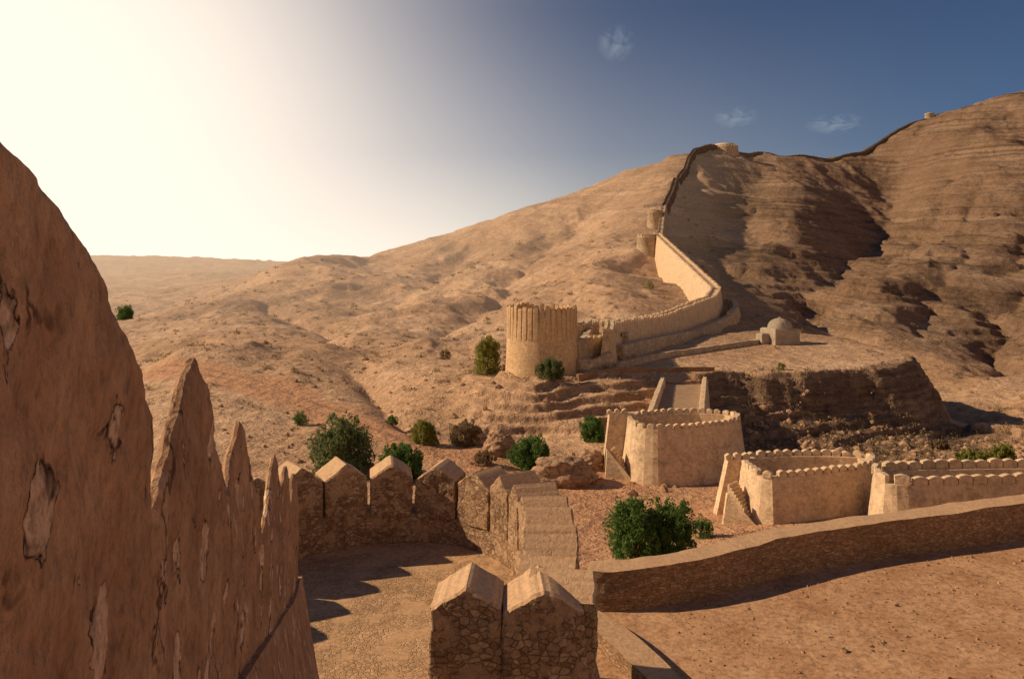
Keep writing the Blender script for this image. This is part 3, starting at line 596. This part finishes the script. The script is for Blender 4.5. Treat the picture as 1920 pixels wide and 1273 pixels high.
BU=[(642,58,124,106,M_gg,'large grey-green tamarisk bush beside the dirt track'),(752,56,84,64,M_lg,'dark green round bush beside the dirt track'),
(563,76,30,26,M_lg,'small green bush on the sandy slope'),(795,69,50,46,M_ly,'yellow-green bush beside the dirt track'),(992,63,80,60,M_lg,'bright green bush beside large boulders'),
(1112,72,48,46,M_lg,'green bush at the foot of the scarp'),(1196,75,42,42,M_ly,'olive bush below the retaining wall'),(915,95,54,74,M_ly,'tall yellow-green tree-like bush beside the round tower'),
(1032,86.0,56,38,M_gg,'green bush in front of the round tower base'),(1190,39.5,104,122,M_lg,'dense dark green bush on the sandy track'),(1256,39.8,92,110,M_lg,'spreading dark green bush on the sandy track'),
(1316,44,46,38,M_lg,'small green bush beside the gate bastion'),(235,240,34,32,M_lg,'lone green bush on the far slope'),(872,70,62,46,M_lb,'dry brown bush near the boulders'),(735,78,26,20,M_lg,'tiny green shrub in the gully'),
(905,62,50,30,M_lb,'dry brown scrub beside the track'),(1830,76,70,30,M_ly,'olive scrub bush on stony ground'),(1880,80,50,34,M_ly,'olive scrub bush on stony ground'),(1465,93,18,14,M_ly,'small shrub on the plateau brink'),(1220,205,16,20,M_ly,'small shrub on the rocky slope'),(1760,84,40,18,M_lb,'dry brown scrub on stony ground'),(835,110,26,22,M_lb,'dry brown shrub on the slope')]
for i,b in enumerate(BU):bush(*b,i+1)
def boulder(px,d,wpx,hpx,label,seed):
    bm=bmesh.new();bmesh.ops.create_icosphere(bm,subdivisions=5,radius=1);v=np.array([q.co[:] for q in bm.verts]);f=[tuple(q.index for q in p.verts) for p in bm.faces];bm.free()
    x,y=XD(px,d);z=H1(x,y);w=wpx/F*d/2;h=hpx/F*d/1.5
    r=1+.28*fbm(v[:,0]*1.5+seed,v[:,1]*1.5+v[:,2]*1.1,seed,3)+.1*fbm(v[:,0]*5,v[:,2]*5+v[:,1]*3,seed+3,3)
    s=np.round(v[:,2]*4+.6*fbm(v[:,0],v[:,1],seed,2))/4;r*=1+.06*np.cos(s*9)
    v=v*r[:,None]*np.array([w,w*.8,h])+np.array([x,y,z+h*.35])
    ob=mesh('boulder',v,f,M_rock,None,smooth=True,origin=(x,y,z));ob['label']=label;ob['category']='boulder';ob['group']='boulders on the valley floor'
boulder(1050,60,120,56,'large layered brown boulder on the sandy valley floor',3);boulder(935,66,62,48,'rounded brown boulder beside green bush',8)
boulder(1105,64,60,34,'low brown boulder beside the gate bastion',12);boulder(1520,78,34,22,'small brown boulder on stony ground',15);boulder(900,70,34,26,'small brown boulder near the scarp',19)
bm=bmesh.new();bmesh.ops.create_icosphere(bm,subdivisions=1,radius=1);iv=np.array([q.co[:] for q in bm.verts]);ifc=np.array([[q.index for q in p.verts] for p in bm.faces]);bm.free()
px=np.concatenate([rng.uniform(1380,2000,1500),rng.uniform(350,1350,600),rng.uniform(1080,1200,150)]);d=np.concatenate([rng.uniform(60,90,1500),np.exp(rng.uniform(np.log(55),np.log(160),600)),rng.uniform(88,112,150)])
x=(px-960)/F*d;y=d;rd,_=seg_dist(x,y,ROAD);keep=(rd>3.8)&((~inside(x,y,PLAT))|(px<1210));x=x[keep];y=y[keep];n=len(x);z=Hh(x,y);s=rng.gamma(2,.07,n)+.05
sc=rng.uniform(.6,1.4,(n,1,3))*s[:,None,None];V=iv[None]*sc*rng.uniform(.8,1.2,(n,len(iv),1))+np.stack([x,y,z],1)[:,None,:]
Fs=(ifc[None]+(np.arange(n)*len(iv))[:,None,None]).reshape(-1,3);o=mesh('scattered_stones',V.reshape(-1,3),Fs,M_rock);o['kind']='stuff';o['label']='loose brown stones scattered over the valley slopes';o['category']='stones'
n=2600;y=rng.uniform(10,23,n);x=rng.uniform(2,16,n);keep=(y<np.interp(x,wf[:,0],wf[:,1])-.35)&(x>3.6);x=x[keep];y=y[keep];n=len(x);z=Hh(x,y);s=rng.gamma(2,.007,n)+.006
sc=rng.uniform(.6,1.4,(n,1,3))*s[:,None,None];V=iv[None]*sc*rng.uniform(.8,1.2,(n,len(iv),1))+np.stack([x,y,z],1)[:,None,:]
Fs=(ifc[None]+(np.arange(n)*len(iv))[:,None,None]).reshape(-1,3);o=mesh('terrace_gravel',V.reshape(-1,3),Fs,M_rock);o['kind']='stuff';o['label']='fine gravel scattered over the dirt terrace';o['category']='gravel'
px=np.concatenate([rng.uniform(1400,2000,520),rng.uniform(200,1950,1300)]);d=np.concatenate([rng.uniform(60,95,520),np.exp(rng.uniform(np.log(80),np.log(420),1300))])
x=(px-960)/F*d;y=d;rd,_=seg_dist(x,y,ROAD);keep=(rd>3.8)&~(inside(x,y,PLAT)&(rng.random(len(px))<.9));x=x[keep];y=y[keep];n=len(x);z=Hh(x,y);s=rng.uniform(.2,.6,n)*(1+y/220)
nl=30;q=rng.normal(size=(n,nl,3))*np.array([.45,.45,.3])*s[:,None,None];q[...,2]=np.abs(q[...,2]);p_=q+np.stack([x,y,z],1)[:,None,:]
ax=rng.normal(size=(n,nl,3));ax[...,2]=np.abs(ax[...,2])+.5;ax/=np.linalg.norm(ax,axis=2)[...,None];bb=np.cross(ax,rng.normal(size=(n,nl,3)));ls=(s*.22)[:,None,None]
V=np.stack([p_-ax*ls,p_+bb*ls*.3,p_+ax*ls,p_-bb*ls*.3],2).reshape(-1,3);o=mesh('desert_scrub',V,np.arange(len(V)).reshape(-1,4),M_lb);o['kind']='stuff';o['label']='sparse dry desert scrub dotting the slopes';o['category']='scrub'
# ------------------------------------------------------------ world & sun
w=bpy.data.worlds.new('World');scene.world=w;w.use_nodes=True;t=w.node_tree;t.nodes.clear()
L=t.links.new;N_=t.nodes.new
out=N_('ShaderNodeOutputWorld');bg=N_('ShaderNodeBackground');sky=N_('ShaderNodeTexSky');sky.sky_type='NISHITA';sky.sun_disc=False
sky.sun_elevation=SUN_EL;sky.sun_rotation=SUN_AZ;sky.air_density=1.0;sky.dust_density=.6;sky.ozone_density=3.0;sky.altitude=300
bg.inputs[1].default_value=.10
tc=N_('ShaderNodeTexCoord')
def vdot(v):
    n=N_('ShaderNodeVectorMath');n.operation='DOT_PRODUCT';L(tc.outputs['Generated'],n.inputs[0]);n.inputs[1].default_value=v;return n.outputs['Value']
def dirv(az,el): return (math.sin(az)*math.cos(el),math.cos(az)*math.cos(el),math.sin(el))
def wm(op,a,b=0,clamp=False):
    m=N_('ShaderNodeMath');m.operation=op;m.use_clamp=clamp
    for v,i in ((a,m.inputs[0]),(b,m.inputs[1])):
        if hasattr(v,'links'):L(v,i)
        else:i.default_value=v
    return m.outputs[0]
def wr(f,st,interp='LINEAR'):
    r=N_('ShaderNodeValToRGB');L(f,r.inputs[0]);r.color_ramp.interpolation=interp;e=r.color_ramp.elements
    while len(e)>1:e.remove(e[-1])
    for i,(p,c) in enumerate(st):
        x=e[0] if i==0 else e.new(p);x.position=p;x.color=(c,c,c,1)
    return r.outputs[0]
def wmix(f,a,b,bt='MIX'):
    m=N_('ShaderNodeMix');m.data_type='RGBA';m.blend_type=bt
    for v,i in ((f,m.inputs[0]),(a,m.inputs[6]),(b,m.inputs[7])):
        if hasattr(v,'links'):L(v,i)
        elif isinstance(v,(int,float)):i.default_value=v
        else:i.default_value=(*v,1)
    return m.outputs[2]
blue=wmix(1.0,sky.outputs[0],(.03,.25,.42),'MULTIPLY')
ang=vdot(dirv(math.radians(-36),math.radians(6)))
gl=wr(ang,[(.60,0),(.70,.006),(.77,.034),(.83,.12),(.885,.32),(.93,.66),(.97,.96),(1,1)],'B_SPLINE')
sepz=N_('ShaderNodeSeparateXYZ');L(tc.outputs['Generated'],sepz.inputs[0])
hz=wr(sepz.outputs[2],[(0,.95),(.06,.7),(.14,.3),(.3,0)],'B_SPLINE')
hzl=wm('MULTIPLY',hz,wr(ang,[(.45,.06),(.75,.5),(.88,1)],'B_SPLINE'))
f=wm('SUBTRACT',wm('ADD',gl,hzl),wm('MULTIPLY',gl,hzl))
col=wmix(f,blue,(12.2,10.6,9.0))
back_fill=wr(vdot(dirv(math.radians(150),math.radians(12))),[(0,0),(.5,.3),(.9,1)],'B_SPLINE')
col=wmix(wm('MULTIPLY',back_fill,wr(sepz.outputs[2],[(0,1),(.35,.75),(.75,0)])),col,(9.0,6.0,3.8))  # warm sky glow added behind the camera, unseen, to fill the shaded merlons
for az,el,rad,sx in ((7.4,15.5,.024,1),(15.6,10.2,.028,.5),(22.0,9.4,.035,.35)):
    dv=dirv(math.radians(az),math.radians(el));s=N_('ShaderNodeVectorMath');s.operation='SUBTRACT';L(tc.outputs['Generated'],s.inputs[0]);s.inputs[1].default_value=dv
    m=N_('ShaderNodeVectorMath');m.operation='MULTIPLY';L(s.outputs[0],m.inputs[0]);m.inputs[1].default_value=(1,1,1/sx)
    ln=N_('ShaderNodeVectorMath');ln.operation='LENGTH';L(m.outputs[0],ln.inputs[0])
    ed=wm('SUBTRACT',1,wm('DIVIDE',ln.outputs['Value'],rad),True)
    nz=N_('ShaderNodeTexNoise');nz.inputs['Scale'].default_value=45;nz.inputs['Detail'].default_value=6;nz.inputs['Distortion'].default_value=1.2;L(m.outputs[0],nz.inputs['Vector'])
    c=wm('MULTIPLY',ed,wm('MULTIPLY',wm('SUBTRACT',nz.outputs['Fac'],.40,True),6),True)
    col=wmix(wm('MULTIPLY',c,.5),col,(3.0,3.6,4.2))
L(col,bg.inputs[0]);L(bg.outputs[0],out.inputs[0])
sl=bpy.data.lights.new('sun','SUN');sl.energy=5.0;sl.angle=math.radians(.6);sl.color=(1,.76,.49);so=bpy.data.objects.new('sun',sl);scene.collection.objects.link(so)
so.rotation_euler=Vector(dirv(SUN_AZ,SUN_EL)).to_track_quat('Z','Y').to_euler()
cam=bpy.data.cameras.new('camera');cam.sensor_width=36;cam.lens=F/1920*36;cam.shift_y=-(636.5-HY)/1920;cam.clip_start=.05;cam.clip_end=12000
co=bpy.data.objects.new('camera',cam);co.location=(0,0,CZ);co.rotation_euler=(math.radians(90),0,0);scene.collection.objects.link(co);scene.camera=co
scene.view_settings.view_transform='Standard';scene.view_settings.look='None'
